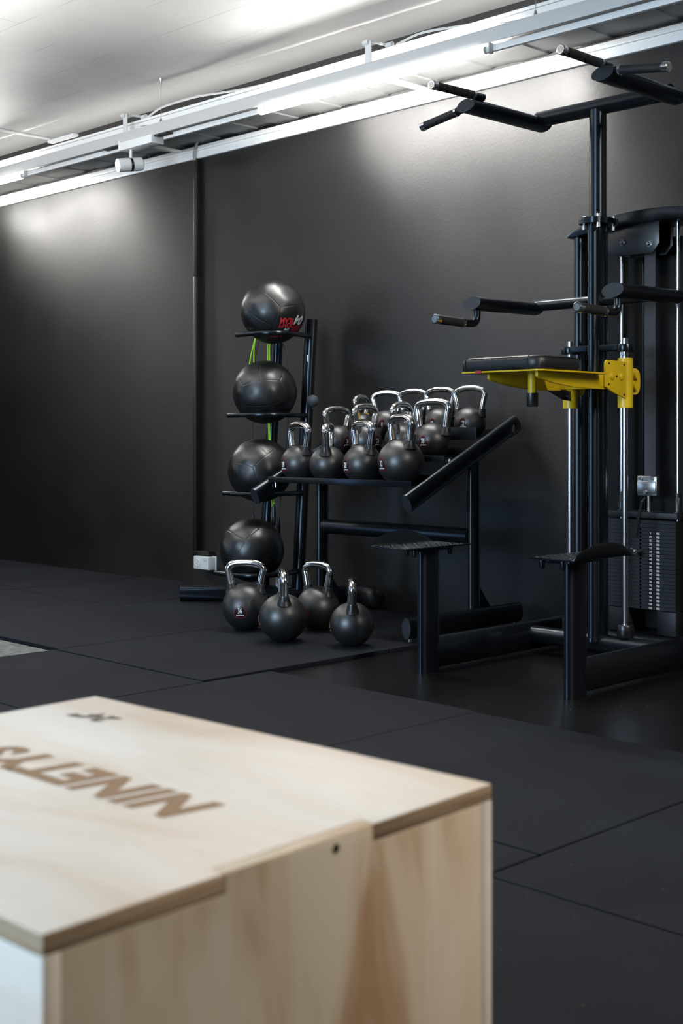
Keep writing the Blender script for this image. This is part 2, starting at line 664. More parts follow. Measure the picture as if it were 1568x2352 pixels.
strip(-9.69, -8.69, [2.0, 3.0, 3.97, 4.80])
m.mi = 2
m.bx(-6.68, -4.68, 1.945, 2.95, ZB - 0.002, ZB + 0.003)
struct(m.build('floor', ['base_floor', 'mat_rubber', 'screed'], smooth=False))

# white steel fascia along the foot of the ceiling void
m = MB()
m.bx(-14, 2, WY - 0.022, WY + 0.01, 2.567, 2.612, bev=0.003)
m.bx(-14, 2, WY - 0.030, WY + 0.01, 2.612, 2.640, bev=0.003)
m.mi = 1
m.bx(-14, 2, WY - 0.012, WY + 0.01, 2.640, 2.652)  # dark-coloured strip standing in for the shadow gap above the fascia
struct(m.build('trim_1', ['white_paint', 'dark_slot']))
# sheet metal soffit with shallow folded steps
m = MB()
x = -10.0
pts = []
while x < 0.5:
    pts += [(x, 2.655), (x + 0.165, 2.658), (x + 0.175, 2.664), (x + 0.335, 2.661)]
    x += 0.345
top = [(p[0], 2.69) for p in reversed(pts)]
for i in range(len(pts) - 1):
    m.poly([(pts[i][0], 4.60, pts[i][1]), (pts[i + 1][0], 4.60, pts[i + 1][1]), (pts[i + 1][0], WY - 0.004, pts[i + 1][1]), (pts[i][0], WY - 0.004, pts[i][1])])
m.bx(-10, 0.5, 4.60, WY - 0.004, 2.678, 2.69)
struct(m.build('trim_2', 'sheet_grey', smooth=False, recalc=False))
# front upstand of that soffit
m = MB()
m.bx(-10, 0.5, 4.585, 4.605, 2.650, 2.752, bev=0.002)
m.bx(-10, 0.5, 4.582, 4.600, 2.755, 2.770, bev=0.002)
m.bx(-7.35, -7.05, 4.560, 4.60, 2.785, 2.800)
struct(m.build('trim_3', 'white_paint'))

# ------------------------------------------------------------------ light track on the ceiling
root = thing('light_track', (-5.0, 4.5, 2.62), 'long white ceiling light track running parallel to the black wall, hung on wires', 'light track')
m = MB()
# inverted channel
m.bx(-10, 0.5, 4.485, 4.492, 2.620, 2.682, bev=0.0015)
m.bx(-10, 0.5, 4.485, 4.545, 2.678, 2.685)
m.build('channel', 'lamp_grey', root)
m = MB()
m.bx(-10, -7.56, 4.535, 4.553, 2.597, 2.625)
m.bx(-7.56, -6.43, 4.535, 4.553, 2.597, 2.625)
m.bx(-6.07, -5.20, 4.535, 4.553, 2.597, 2.625)
m.bx(-3.66, 0.5, 4.535, 4.553, 2.597, 2.625)
m.build('inner_rail', 'white_paint', root)
m = MB()
m.bx(-10, 0.5, 4.493, 4.506, 2.655, 2.660)
m.build('track_slot', 'dark_slot', root)
for xx in (-4.40, -6.42):
    m = MB()
    m.bx(xx - 0.021, xx + 0.021, 4.512, 4.517, 2.68, 2.80, bev=0.001)
    m.cyl((xx - 0.03, 4.514, 2.795), (xx + 0.005, 4.514, 2.795), 0.014, 16)
    m.build('hanger_strap', 'white_dirty', root)
    m = MB()
    m.bx(xx + 0.028, xx + 0.068, 4.62, 4.625, 2.69, 2.79, bev=0.001)
    m.cyl((xx + 0.02, 4.622, 2.795), (xx + 0.06, 4.622, 2.795), 0.014, 16)
    m.build('hanger_strap', 'white_dirty', root)
    m = MB()
    m.sweep([(xx, 4.51, 2.80), (xx + 0.02, 4.62, 2.80), (xx + 0.04, 4.925, 2.80)], 0.008, seg=12)
    m.build('hanger_arm', 'white_dirty', root)
    m = MB()
    m.sweep([(xx + 0.02, 4.52, 2.632), (xx + 0.02, 4.90, 2.632)], 0.018, 0.011, power=5, seg=16)
    m.build('wall_bracket', 'white_paint', root)
for xx in (-6.073, -3.40):
    m = MB()
    m.cyl((xx, 4.52, 2.685), (xx, 4.52, ZC), 0.0016, 8)
    m.lathe([(0, 0), (0.012, 0), (0.010, 0.012), (0.005, 0.03), (0, 0.03)], (xx, 4.52, 2.685), 16)
    m.lathe([(0, 0), (0.005, 0), (0.006, 0.02), (0.012, 0.035), (0, 0.035)], (xx, 4.52, ZC - 0.035), 16)
    m.sweep(smoothpath([(xx, 4.52, 2.69), (xx - 0.03, 4.515, 2.688), (xx - 0.12, 4.51, 2.695), (xx - 0.19, 4.51, 2.70)]), 0.0018, seg=6)
    m.build('hanging_wire', 'zinc', root)
for pts in ([(-6.36, 4.63, 2.79), (-6.2, 4.63, 2.825), (-5.9, 4.64, 2.83), (-5.5, 4.65, 2.80), (-5.0, 4.66, 2.785)],
            [(-4.32, 4.63, 2.79), (-4.15, 4.63, 2.81), (-3.9, 4.64, 2.79), (-3.7, 4.66, 2.78)]):
    m = MB()
    m.sweep(smoothpath(pts), 0.006, seg=8)
    m.build('cable', 'white_dirty', root)


def lamp(x0, x1, label):
    r = thing('fluorescent_lamp', ((x0 + x1) / 2, 4.515, 2.595), label, 'ceiling lamp', 'fluorescent tubes on the ceiling track')
    m = MB()
    m.cyl((x0 + 0.02, 4.505, 2.597), (x1 - 0.02, 4.505, 2.597), 0.019, 20)
    m.build('light_tube', 'tube', r)
    for s, xx in ((1, x0), (-1, x1)):
        m = MB()
        m.bx(xx - 0.010, xx + 0.010, 4.505, 4.54, 2.585, 2.632, bev=0.003)
        m.cyl((xx + s * 0.008, 4.505, 2.597), (xx + s * 0.022, 4.505, 2.597), 0.0165, 16)
        m.build('lamp_holder', 'white_dirty', r)
    m = MB()
    m.bx(x0, x1, 4.493, 4.506, 2.628, 2.632)
    m.build('reflector', 'white_paint', r)
    return r


lamp(-5.20, -3.655, 'bright white fluorescent tube lit on the ceiling track above the kettlebell rack')
lamp(-9.10, -7.56, 'lit fluorescent tube at the far left end of the ceiling track')

# spotlight
root = thing('spotlight', (-6.34, 4.5, 2.62), 'small white cylinder spotlight with a black band, hanging from the ceiling track', 'spotlight')
m = MB()
m.bx(-6.43, -6.41, 4.47, 4.56, 2.575, 2.635, bev=0.002)
m.bx(-6.41, -6.10, 4.47, 4.56, 2.575, 2.622, bev=0.002)
m.build('adapter_box', 'white_paint', root)
m = MB()
m.bx(-6.62, -6.43, 4.49, 4.53, 2.612, 2.622)
m.build('track_plug', 'dark_slot', root)
m = MB()
m.bx(-6.10, -5.98, 4.49, 4.53, 2.612, 2.622)
m.build('track_plug', 'dark_slot', root)
m = MB()
m.cyl((-6.342, 4.50, 2.58), (-6.342, 4.50, 2.515), 0.0085, 16)
m.build('stem', 'white_paint', root)
ax = V((-0.26, -0.94, -0.16)).normalized()
mtx = Matrix.Translation(V((-6.35, 4.50, 2.487))) @ ax.to_track_quat('Z', 'Y').to_matrix().to_4x4()
m = MB()
m.lathe([(0, -0.075), (0.036, -0.075), (0.040, -0.070), (0.040, -0.012), (0.0385, -0.011), (0.0385, 0.004), (0.040, 0.005), (0.040, 0.078), (0.037, 0.078), (0.036, 0.070), (0, 0.070)], seg=40, mtx=mtx)
head = m.build('lamp_head', 'white_paint', root)
m = MB()
m.lathe([(0.0388, -0.0115), (0.0401, -0.0115), (0.0401, 0.0045), (0.0388, 0.0045)], seg=40, mtx=mtx)
m.build('black_band', 'black_plastic', head)
m = MB()
m.lathe([(0, 0.0762), (0.035, 0.0755)], seg=40, mtx=mtx)
m.build('light_disc', 'led', head)

# conduit on the ceiling at the far left
m = MB()
m.sweep([(-7.82, 3.0, ZC - 0.008), (-7.82, 4.87, ZC - 0.008)], 0.012, 0.008, power=5, seg=16)
tag(m.build('cable_conduit', 'white_dirty', origin=(-7.82, 4.0, ZC)), 'thin white conduit across the concrete ceiling at the far left', 'conduit')

# cable cover on the wall
root = thing('cable_cover', (-6.21, WY, 0.13), 'tall black cable cover running up the wall from the white socket to the ceiling trim', 'cable cover')
m = MB()
m.bx(-6.254, -6.226, 4.894, WY, 0.185, 1.85, bev=0.002)
m.bx(-6.254, -6.226, 4.894, WY, 1.852, 2.566, bev=0.002)
m.build('upright_channel', 'cover_black', root)
m = MB()
m.bx(-6.254, -6.100, 4.892, WY, 0.160, 0.190, bev=0.002)
m.build('foot_channel', 'cover_black', root)
for dx in (0, 0.012):
    m = MB()
    m.sweep(smoothpath([(-6.245 + dx, 4.893, 2.555), (-6.246 + dx, 4.89, 2.59), (-6.235 + dx, 4.89, 2.62), (-6.205 + dx, 4.885, 2.665)]), 0.005, seg=8, up=(0, 1, 0))
    m.build('cable', 'cord_grey', root)

# socket
root = thing('power_socket', (-6.15, WY, 0.12), 'white double power socket low on the black wall left of the ball rack', 'socket')
m = MB()
m.bx(-6.222, -6.074, 4.872, WY, 0.082, 0.160, bev=0.004)
m.bx(-6.226, -6.070, WY - 0.008, WY, 0.078, 0.162, bev=0.002)
body = m.build('housing', 'socket_white', root)
for xx, k in ((-6.186, 0), (-6.110, 1)):
    m = MB()
    if k == 0:
        mt = Matrix.Translation((xx, 4.8715, 0.122)) @ Matrix.Rotation(pi / 2, 4, 'X')
        m.lathe([(0.0235, 0.0), (0.022, 0.0015), (0.020, 0.0), (0.020, -0.012), (0, -0.012)], seg=28, mtx=mt)
        m.mi = 1
        for d in (-0.009, 0.009):
            m.cyl((xx + d * 0.7, 4.8705, 0.122 + d * 0.7), (xx + d * 0.7, 4.876, 0.122 + d * 0.7), 0.003, 10)
    else:
        m.bx(xx - 0.034, xx + 0.034, 4.8705, 4.873, 0.087, 0.155)
        m.mi = 1
        for d in (-0.027, 0.027):
            m.cyl((xx, 4.8700, 0.122 + d), (xx, 4.874, 0.122 + d), 0.0022, 8)
        m.text('MAIN', 0.012, lambda u, v: V((xx + u, 4.8702, 0.136 + v)))
    m.build('socket_insert', ['socket_white', 'socket_hole'], root)

# ------------------------------------------------------------------ plyometric box
BL, BW, BH, TK = 0.72, 0.59, 0.50, 0.018
rz = math.radians(3.0)
c3, s3 = math.cos(rz), math.sin(rz)
bc = V((-0.91, 1.13, 0)) + V((-c3, -s3, 0)) * BL / 2 + V((s3, -c3, 0)) * BW / 2
root = thing('plyo_box', (bc.x, bc.y, 0.0008), 'pale plywood jump box with burnt lettering, large in the foreground', 'plyo box', rz=rz, local=True)
hx, hy = BL / 2, BW / 2
# top panel: finger joint slots on both short ends
y1, y2 = -hy + BW * 0.323, -hy + BW * 0.662
m = MB()
n = TK
outl = [(-hx, -hy), (hx, -hy), (hx, y1), (hx - n, y1), (hx - n, y2), (hx, y2), (hx, hy), (-hx, hy), (-hx, y2), (-hx + n, y2), (-hx + n, y1), (-hx, y1)]
m.prism(outl, 'z', BH - TK, BH, bev=0.0018)
for f in m.bm.faces:
    nn = f.normal
    m.bm.normal_update()
m.bm.normal_update()
for f in m.bm.faces:
    f.material_index = 0 if f.normal.z > 0.5 else 1
tp = m.build('top_panel', ['ply_top', 'ply_edge_h'], root)


def sidex(sg):
    m = MB()
    a0, a1 = (hx - n, hx) if sg > 0 else (-hx, -hx + n)
    gap = 0.0006
    m.prism([(-hy + n, 0), (hy - n, 0), (hy - n, BH - n - gap), (y2 - gap, BH - n - gap), (y2 - gap, BH - 0.0006), (y1 + gap, BH - 0.0006), (y1 + gap, BH - n - gap), (-hy + n, BH - n - gap)], 'x', a0, a1, bev=0.0012)
    m.bm.normal_update()
    for f in m.bm.faces:
        f.material_index = 1 if f.normal.z > 0.7 else 0
    # screw
    m.mi = 2
    m.cyl((a1 - 0.001, 0.04, BH - 0.012), (a1 + 0.0006, 0.04, BH - 0.012), 0.0045, 12)
    m.build('end_panel', ['ply_side', 'ply_edge_v', 'black_plastic'], root)


sidex(1)
sidex(-1)
for sg in (-1, 1):
    m = MB()
    a0, a1 = (-hy, -hy + n) if sg < 0 else (hy - n, hy)
    m.prism([(-hx, 0), (hx, 0), (hx, BH - n - 0.0006), (-hx, BH - n - 0.0006)], 'y', a0, a1, bev=0.0012)
    m.build('long_panel', ['ply_top'], root)
# burnt lettering, upside down from here
TX, TY, TS = 0.006, 0.002, 0.97
m = MB()
zt = BH + 0.0006
m.text('NINETYS', 0.095, lambda u, v: V((TX - u, TY - v, zt)), shear=0.18, spacing=1.08, bold=0.0045, sx=TS)
lt = m.build('lettering', 'burn', tp, smooth=False)
lt['label'] = 'brown burnt capital letters across the top'
m = MB()
m.text('24"', 0.050, lambda u, v: V((-0.243 - u, 0.205 - v, zt)), shear=0.3, bold=0.0015)
m.build('size_mark', 'burn_dark', tp, smooth=False)


# ------------------------------------------------------------------ kettlebells
def view_frame(p):
    """unit vectors: towards the camera and to the right in the picture, on the floor plane"""
    c = V((-p[0], -p[1], 0)).normalized()
    r = V((-c.y, c.x, 0))
    if r.dot(RT) < 0:
        r = -r
    return c, r


def kettlebell(x, y, zc, r, phi, number, hw, ht, tr, lb, label, group, collar='collar', floor=None):
    """zc height of the ball's centre; phi angle of the badge from the view; hw handle half width; ht handle top above centre"""
    c, rr = view_frame((x, y))
    ph = math.radians(phi)
    nrm = c * math.cos(ph) + rr * math.sin(ph)
    rot = math.atan2(nrm.y, nrm.x) + pi / 2       # local -Y faces nrm
    zb = zc - r * 0.955 if floor is None else floor
    root = thing('kettlebell', (x, y, zb), label, 'kettlebell', group, rz=rot, local=True)
    cz = zc - zb
    # ball with a flattened foot
    m = MB()
    prof = [(0, 0)]
    a0 = math.acos(max(-1, min(1, -cz / r)))      # polar angle where the foot cuts the ball
    rb = r * math.sin(pi - a0) if abs(cz) < r else 0.3 * r
    prof.append((rb * 0.92, 0))
    N = 26
    th0 = pi - math.asin(min(0.999, rb / r))
    for i in range(N + 1):
        t = th0 * (1 - i / N)
        prof.append((r * math.sin(t) if i < N else 0, cz + r * math.cos(t)))
    m.lathe(prof, seg=56)
    ball = m.build('ball', 'rubber_bell', root, angle=60)
    # handle
    zl = math.sqrt(r * r - lb * lb)
    zt_ = ht - tr
    he = hw - tr
    lb *= 0.94
    zl = math.sqrt(r * r - lb * lb)
    half = [(lb * 0.95, cz + zl * 0.8), (lb * 1.05, cz + zl), (he - (he - lb * 1.05) * 0.30, cz + zt_ - 0.052), (he, cz + zt_ - 0.028), (he - 0.0125, cz + zt_ - 0.0095), (he - 0.034, cz + zt_ - 0.002), (he * 0.3, cz + zt_ + 0.0015)]
    p = smoothpath([(-a, 0, b) for a, b in half] + [(a, 0, b) for a, b in reversed(half)], 5)
    m = MB()
    m.sweep(p, tr, seg=18, up=(0, 1, 0))
    m.build('handle', 'chrome', root, angle=60)
    # collars
    for s in (-1, 1):
        d = V((s * (he - (he - lb * 1.05) * 0.30 - lb * 1.05), 0, zt_ - 0.052 - zl)).normalized()
        b0 = V((s * lb * 1.05, 0, cz + zl))
        m = MB()
        m.sweep([b0 - d * 0.020, b0 - d * 0.006, b0 + d * 0.002, b0 + d * 0.014, b0 + d * 0.017], tr * 1.26, seg=24, up=(0, 1, 0), scales=[1.6, 1.25, 1.08, 1.0, 0.93])
        m.build('collar', collar, root)
    # badges on both sides
    bw = 0.029 if r > 0.085 else 0.026

    def mp(u, v, sd, lift):
        el = v / r - 0.10
        az = u / r
        R = r + lift
        return V((sd * R * math.cos(el) * math.sin(az), -sd * R * math.cos(el) * math.cos(az), cz + R * math.sin(el)))

    def outline(k):
        # rounded triangle, point upwards
        pts = []
        for i in range(36):
            a = 2 * pi * i / 36 + pi / 2
            q = bw * k * (1 + 0.13 * math.cos(3 * (a - pi / 2)))
            pts.append((q * math.cos(a) * 0.98, q * math.sin(a) * 1.10))
        return pts
    for sd in (1, -1):
        m = MB()
        def ring(k0, k1, lift):
            A = [m.bm.verts.new(mp(u, v, sd, lift)) for u, v in outline(k0)]
            B = [m.bm.verts.new(mp(u, v, sd, lift)) for u, v in outline(k1)]
            for i in range(36):
                f = m.bm.faces.new((A[i], A[(i + 1) % 36], B[(i + 1) % 36], B[i]))
                f.material_index = m.mi
        def disc(k, lift):
            for a, b in ((1, .75), (.75, .5), (.5, .25)):
                ring(k * a, k * b, lift)
            m.bm.faces.new([m.bm.verts.new(mp(u, v, sd, lift)) for u, v in outline(k * .25)]).material_index = m.mi
        m.mi = 0
        ring(1.0, 0.98, 0.0002)
        disc(0.99, 0.0009)
        m.mi = 1
        ring(1.0, 0.935, 0.0013)
        m.mi = 2
        m.text(number, bw * 1.05, lambda u, v: mp(u * 0.68, v * 1.12 + bw * 0.22, sd, 0.0016), bold=0.0009)
        m.text('gymleco', bw * 0.40, lambda u, v: mp(u, v - bw * 0.50, sd, 0.0017), shear=0.25, bold=0.0004)
        m.mi = 1
        m.text('=', bw * 0.8, lambda u, v: mp(u * 0.9, v - bw * 0.49, sd, 0.0013), bold=0.0008)
        m.build('weight_badge', ['badge', 'red', 'white_print'], ball, smooth=True)
    return root


G1 = 'kettlebells on the rack'
G2 = 'kettlebells on the floor'
# floor row
kettlebell(-4.540, 3.856, 0.104, 0.108, -14, '36', 0.099, 0.216, 0.0175, 0.066, 'kettlebell marked 36, leftmost on the floor in front of the ball rack', G2, floor=0.0012)
kettlebell(-4.174, 3.756, 0.1005, 0.104, -86, '32', 0.094, 0.212, 0.0175, 0.064, 'kettlebell on the floor right beside the one marked 36, handle seen edge-on', G2, floor=0.0012)
kettlebell(-4.302, 4.083, 0.0975, 0.101, -40, '28', 0.091, 0.216, 0.0170, 0.058, 'hindmost kettlebell of the floor group, half hidden behind its neighbour', G2, floor=0.0012)
kettlebell(-3.881, 3.883, 0.0895, 0.093, -88, '24', 0.088, 0.196, 0.0165, 0.057, 'rightmost kettlebell on the floor, standing alone with its handle edge-on', G2, floor=0.0012)
# rack: bottom shelf
S1, S2, S3 = 0.663, 0.786, 0.874
def rk(x, y, s, r, *a, **k):
    kettlebell(x, y, s + r * 0.955, r, *a, floor=s + 0.0004, **k)
rk(-4.675, 4.312, S1, 0.0905, -58, '28', 0.098, 0.206, 0.0175, 0.062, 'kettlebell at the left end of the bottom rack shelf, nearest the medicine balls', G1)
rk(-4.472, 4.312, S1, 0.0885, -100, '24', 0.096, 0.204, 0.0175, 0.060, 'second kettlebell from the left on the bottom rack shelf, no badge in view', G1)
rk(-4.242, 4.316, S1, 0.0935, -59, '28', 0.099, 0.208, 0.0180, 0.062, 'kettlebell with a 28 badge on the bottom shelf, just left of the 32', G1)
rk(-3.991, 4.307, S1, 0.1065, -56, '32', 0.099, 0.222, 0.0185, 0.068, 'biggest kettlebell on the rack, marked 32, at the right end of the bottom shelf', G1)
# middle shelf
rk(-4.640, 4.535, S2, 0.078, 42, '16', 0.093, 0.172, 0.0150, 0.058, 'kettlebell at the left end of the middle rack shelf', G1)
rk(-4.440, 4.535, S2, 0.081, 48, '16', 0.093, 0.180, 0.0165, 0.058, 'kettlebell marked 16, second from the left on the middle rack shelf', G1)
rk(-4.200, 4.535, S2, 0.081, 58, '20', 0.090, 0.184, 0.0165, 0.058, 'kettlebell on the middle rack shelf directly behind the one marked 32', G1)
rk(-4.002, 4.535, S2, 0.082, -34, '20', 0.106, 0.194, 0.0175, 0.072, 'kettlebell marked 20 at the right end of the middle rack shelf', G1)
# top shelf
rk(-4.665, 4.735, S3, 0.066, 62, '6', 0.080, 0.160, 0.0130, 0.048, 'small kettlebell with yellow collars at the left end of the top rack shelf', G1, collar='collar_yellow')
rk(-4.484, 4.735, S3, 0.072, -20, '8', 0.089, 0.170, 0.0135, 0.055, 'kettlebell marked 8 on the top rack shelf', G1)
rk(-4.306, 4.735, S3, 0.074, -30, '10', 0.089, 0.172, 0.0135, 0.056, 'kettlebell on the top rack shelf between the 8 and the left one marked 12', G1)
rk(-4.130, 4.735, S3, 0.075, -32, '12', 0.091, 0.176, 0.0140, 0.060, 'left one of the two kettlebells marked 12 on the top rack shelf', G1)
rk(-3.945, 4.735, S3, 0.076, -27, '12', 0.092, 0.176, 0.0140, 0.061, 'kettlebell marked 12 at the right end of the top rack shelf', G1)

# ------------------------------------------------------------------ kettlebell rack
XL, XR = -4.800, -3.80
root = thing('kettlebell_rack', (-4.26, 4.55, 0.0012), 'black three-tier steel rack loaded with kettlebells against the wall', 'rack')
for (s, yf, yb, lip, lo) in ((S1, 4.200, 4.415, 0.687, 0.660), (S2, 4.420, 4.640, 0.795, 0.768), (S3, 4.640, 4.860, 0.925, 0.866)):
    m = MB()
    x0, x1 = XL + 0.028, XR - 0.030
    m.bx(x0, x1, yf + 0.001, yb - 0.004, s - 0.005, s, bev=0.001)
    m.bx(x0, x1, yf - 0.004, yf, lo, lip, bev=0.001)
    m.bx(x0, x1, yb - 0.004, yb - 0.001, s - 0.002, s + 0.045, bev=0.001)
    sh = m.build('shelf', 'steel_black', root)
    for xx in (XL + 0.036, XR - 0.036):
        m = MB()
        m.cyl((xx, yf + 0.04, s - 0.030), (xx, yf + 0.04, s - 0.006), 0.008, 12)
        m.build('bolt', 'zinc', sh)
for xx in (XL, XR):
    m = MB()
    m.sweep([(xx, 4.135, 0.590), (xx, 4.885, 0.940)], 0.026, 0.042, up=(0, 0, 1), capmi=1)
    m.build('side_beam', ['steel_black', 'cut_end'], root)
    m = MB()
    m.sweep([(xx, 4.59, 0.078), (xx, 4.59, 0.765)], 0.022, 0.036, up=(0, 1, 0))
    m.prism([(4.62, 0.08), (4.70, 0.08), (4.70, 0.10), (4.63, 0.19), (4.62, 0.19)], 'x', xx - 0.004, xx + 0.004)
    m.build('upright', 'steel_black', root)
    m = MB()
    fx = xx + (0.03 if xx > -4.5 else -0.02)
    m.sweep([(fx, 4.10, 0.058), (fx, 4.88, 0.058)], 0.026, 0.046, up=(0, 0, 1), capmi=1)
    ft = m.build('foot_beam', ['steel_black', 'cut_end'], root)
    for yy in (4.125, 4.85):
        m = MB()
        m.lathe([(0, 0.0012), (0.016, 0.0012), (0.014, 0.016), (0, 0.016)], (fx, yy, 0), 16)
        m.build('levelling_foot', 'black_plastic', ft)
    m = MB()
    m.sweep([(xx, 4.84, 0.915), (xx, 4.90, 0.942)], 0.0262, 0.0425, up=(0, 0, 1))
    m.mi = 1
    sg = 1 if xx > -4.5 else -1
    m.sweep([(xx + sg * 0.0265, 4.845, 0.918), (xx + sg * 0.028, 4.845, 0.918)], 0.008, 0.018, up=(0, 0.2, 1))
    m.build('beam_cap', ['black_plastic', 'zinc'], root)
m = MB()
m.cyl((XL + 0.02, 4.59, 0.425), (XR - 0.02, 4.59, 0.425), 0.0375, 28)
m.build('cross_beam', 'steel_black', root)

# ------------------------------------------------------------------ medicine ball rack
def px(u, v, d):
    return V((0, 0, HC)) + (FW + RT * ((u - 784) / FPX) + V((0, 0, 1)) * ((1000 - v) / FPX)) * d


root = thing('ball_rack', (-5.22, 4.72, 0.0012), 'black leaning steel rack with curved arms holding four medicine balls', 'rack')
m = MB()
m.sweep([(-5.152, 4.742, 0.06), (-5.100, 4.795, 1.512)], 0.037, 0.031, up=(0, 1, 0), seg=28)
m.build('front_column', 'steel_black', root)
m = MB()
m.sweep([(-5.390, 4.705, 0.06), (-5.330, 4.765, 1.55)], 0.034, 0.030, up=(0, 1, 0), seg=28)
m.build('rear_column', 'steel_black', root)
m = MB()
m.sweep([(-5.572, 4.275, 0.041), (-5.30, 4.55, 0.041), (-5.15, 4.745, 0.041)], 0.030, 0.040, up=(0, 0, 1), power=3.2, capmi=1)
m.build('foot_beam', ['steel_black', 'cut_end'], root)
m = MB()
m.sweep([(-5.39, 4.70, 0.036), (-4.98, 4.845, 0.036)], 0.028, 0.034, up=(0, 0, 1))
m.build('rear_foot', 'steel_black', root)
m = MB()
m.bx(-5.218, -5.172, 4.640, 4.652, 0.070, 0.125, bev=0.002)
pl_ = m.build('name_plate', 'grey_print', root)
m = MB()
m.cyl((-5.19, 4.641, 0.10), (-5.19, 4.637, 0.10), 0.011, 16)
m.build('red_mark', 'red_print', pl_)
balls = [((627, 716), 6.86), ((608, 901), 6.90), ((597, 1080), 6.86), ((578, 1263), 6.86)]
ends = [((543, 767), (699, 777)), ((528, 949), (688, 955)), ((517, 1133), (677, 1138)), ((509, 1317), (664, 1322))]
RB = 0.170
centres = []
for i, ((b, d), (e0, e1)) in enumerate(zip(balls, ends)):
    c = px(b[0], b[1], d)
    centres.append(c)
    zz = c.z - 0.122
    col = V((-5.152, 4.742, 0.06)).lerp(V((-5.100, 4.795, 1.512)), (zz - 0.06) / 1.452)
    tw = -FW
    e1p = col + tw * 0.012
    e0p = c - RT * 0.190 + FW * 0.005
    e0p.z = e1p.z = zz
    pts = []
    for k in range(25):
        t = k / 24
        s = 2 * t - 1
        base = e0p.lerp(e1p, t)
        bul = 0.140 * max(0, 1 - abs(s) ** 2.2)
        # end the free tip with a small outward straight
        q = V((c.x, c.y, zz)) * 1.0
        lat = (base - c).dot(RT)
        fwd = bul
        pts.append(V((c.x, c.y, zz)) + RT * lat + tw * (fwd + ((base - c).dot(tw)) * abs(s) ** 2))
    m = MB()
    m.sweep(pts, 0.0135, seg=14)
    m.sphere(pts[0], 0.0135, 14)
    m.build('ball_arm', 'steel_black', root)
    # short prong behind the ball, from the rear column
    rc = V((-5.390, 4.705, 0.06)).lerp(V((-5.330, 4.765, 1.55)), (zz - 0.06) / 1.49)
    q1 = V((c.x, c.y, zz)) + FW * 0.128
    m = MB()
    m.sweep([V((rc.x, rc.y, zz)), q1], 0.012, seg=12)
    m.build('rear_prong', 'steel_black', root)
m = MB()
q = V((-5.152, 4.742, 0.06)).lerp(V((-5.100, 4.795, 1.512)), (1.30 - 0.06) / 1.452) - FW * 0.031 - RT * 0.008
m.box(q, (0.010, 0.0012, 0.034), rz=math.atan2(RT.y, RT.x))
m.mi = 1
m.box(q - V((0, 0, 0.012)) - FW * 0.0005, (0.006, 0.0012, 0.008), rz=math.atan2(RT.y, RT.x))
m.build('sticker', ['white_print', 'collar_yellow'], root)
m = MB()
pg = px(718, 921, 6.88)
m.cyl(pg, pg + V((-0.045, 0.03, 0)), 0.006, 10)
m.build('peg', 'steel_black', root)

# medicine balls: twelve stitched panels, two to each side of a rounded cube
def med_ball(c, seed, label, printed=False):
    rnd = random.Random(seed)
    e = Euler((rnd.uniform(0, 6), rnd.uniform(0, 6), rnd.uniform(0, 6))).to_matrix()
    root = thing('medicine_ball', (c.x, c.y, c.z - RB * 0.985), label, 'medicine ball', 'medicine balls on the ball rack')
    m = MB()
    bmesh.ops.create_icosphere(m.bm, subdivisions=7, radius=1.0)
    for v in m.bm.verts:
        d = v.co.normalized()
        q = e @ d
        ab = [abs(q.x), abs(q.y), abs(q.z)]
        ax_ = ab.index(max(ab))
        g1 = ab[ax_] - max(ab[(ax_ + 1) % 3], ab[(ax_ + 2) % 3])
        g2 = abs(q[(ax_ + 1) % 3])
        gap = min(g1 * 0.75, g2)
        r = RB * (1 + 0.010 * min(gap, 0.25))
        r -= 0.0016 * math.exp(-(gap / 0.0085) ** 2)
        rr = d * r
        rr.z *= 0.985
        rr += d * 0.0018 * math.sin(9 * d.x + seed) * math.sin(7 * d.y + 2) * math.sin(8 * d.z + seed)
        v.co = c + rr
    ball = m.build('shell', 'vinyl', root, angle=80)
    if printed:
        cd, rd = view_frame(c)

        def mp(az, el, u, v, lift=0.0035):
            # upside-down print
            a = math.radians(az) - u / RB
            b = math.radians(el) - v / RB
            dd = (cd * math.cos(a) + rd * math.sin(a)) * math.cos(b) + V((0, 0, math.sin(b)))
            q = dd * (RB + lift)
            q.z *= 0.985
            return c + q
        m = MB()
        m.mi = 0
        m.text("DON'T", 0.036, lambda u, v: mp(27, -29, u * 0.9, v), bold=0.0012)
        m.text('SLAM', 0.040, lambda u, v: mp(27, -20.5, u * 0.85, v), bold=0.0014)
        m.mi = 1
        m.text('04', 0.066, lambda u, v: mp(54, -18, u * 1.0, v), shear=0.35, bold=0.003)
        m.text('04', 0.030, lambda u, v: mp(30, -37.5, u * 1.2, v), shear=0.3, bold=0.0008)
        m.mi = 0
        m.text('/////', 0.055, lambda u, v: mp(58, -34, u, v), shear=0.4, bold=0.0012)
        m.text('A////', 0.050, lambda u, v: mp(14, -50, u * 1.3, v), shear=0.4, bold=0.0008)
        m.build('print', ['red_print', 'grey_print'], ball, smooth=True)
    return root


med_ball(centres[0], 3, 'topmost black medicine ball, with red and white upside-down print', True)
med_ball(centres[1], 11, 'black medicine ball second from the top of the rack')
med_ball(centres[2], 17, 'black medicine ball third from the top, partly behind the kettlebell shelf')
med_ball(centres[3], 24, 'lowest black medicine ball, behind the kettlebell marked 36')

# small ball beside the rack column
m = MB()
m.sphere(pg, 0.0325, 28)
m.cyl(pg + V((0, 0, -0.030)), pg + V((0, 0, -0.041)), 0.004, 8)
tag(m.build('massage_ball', 'blue_rubber', origin=tuple(pg)), 'small blue-grey rubber ball stuck on a peg at the right column of the ball rack', 'ball')


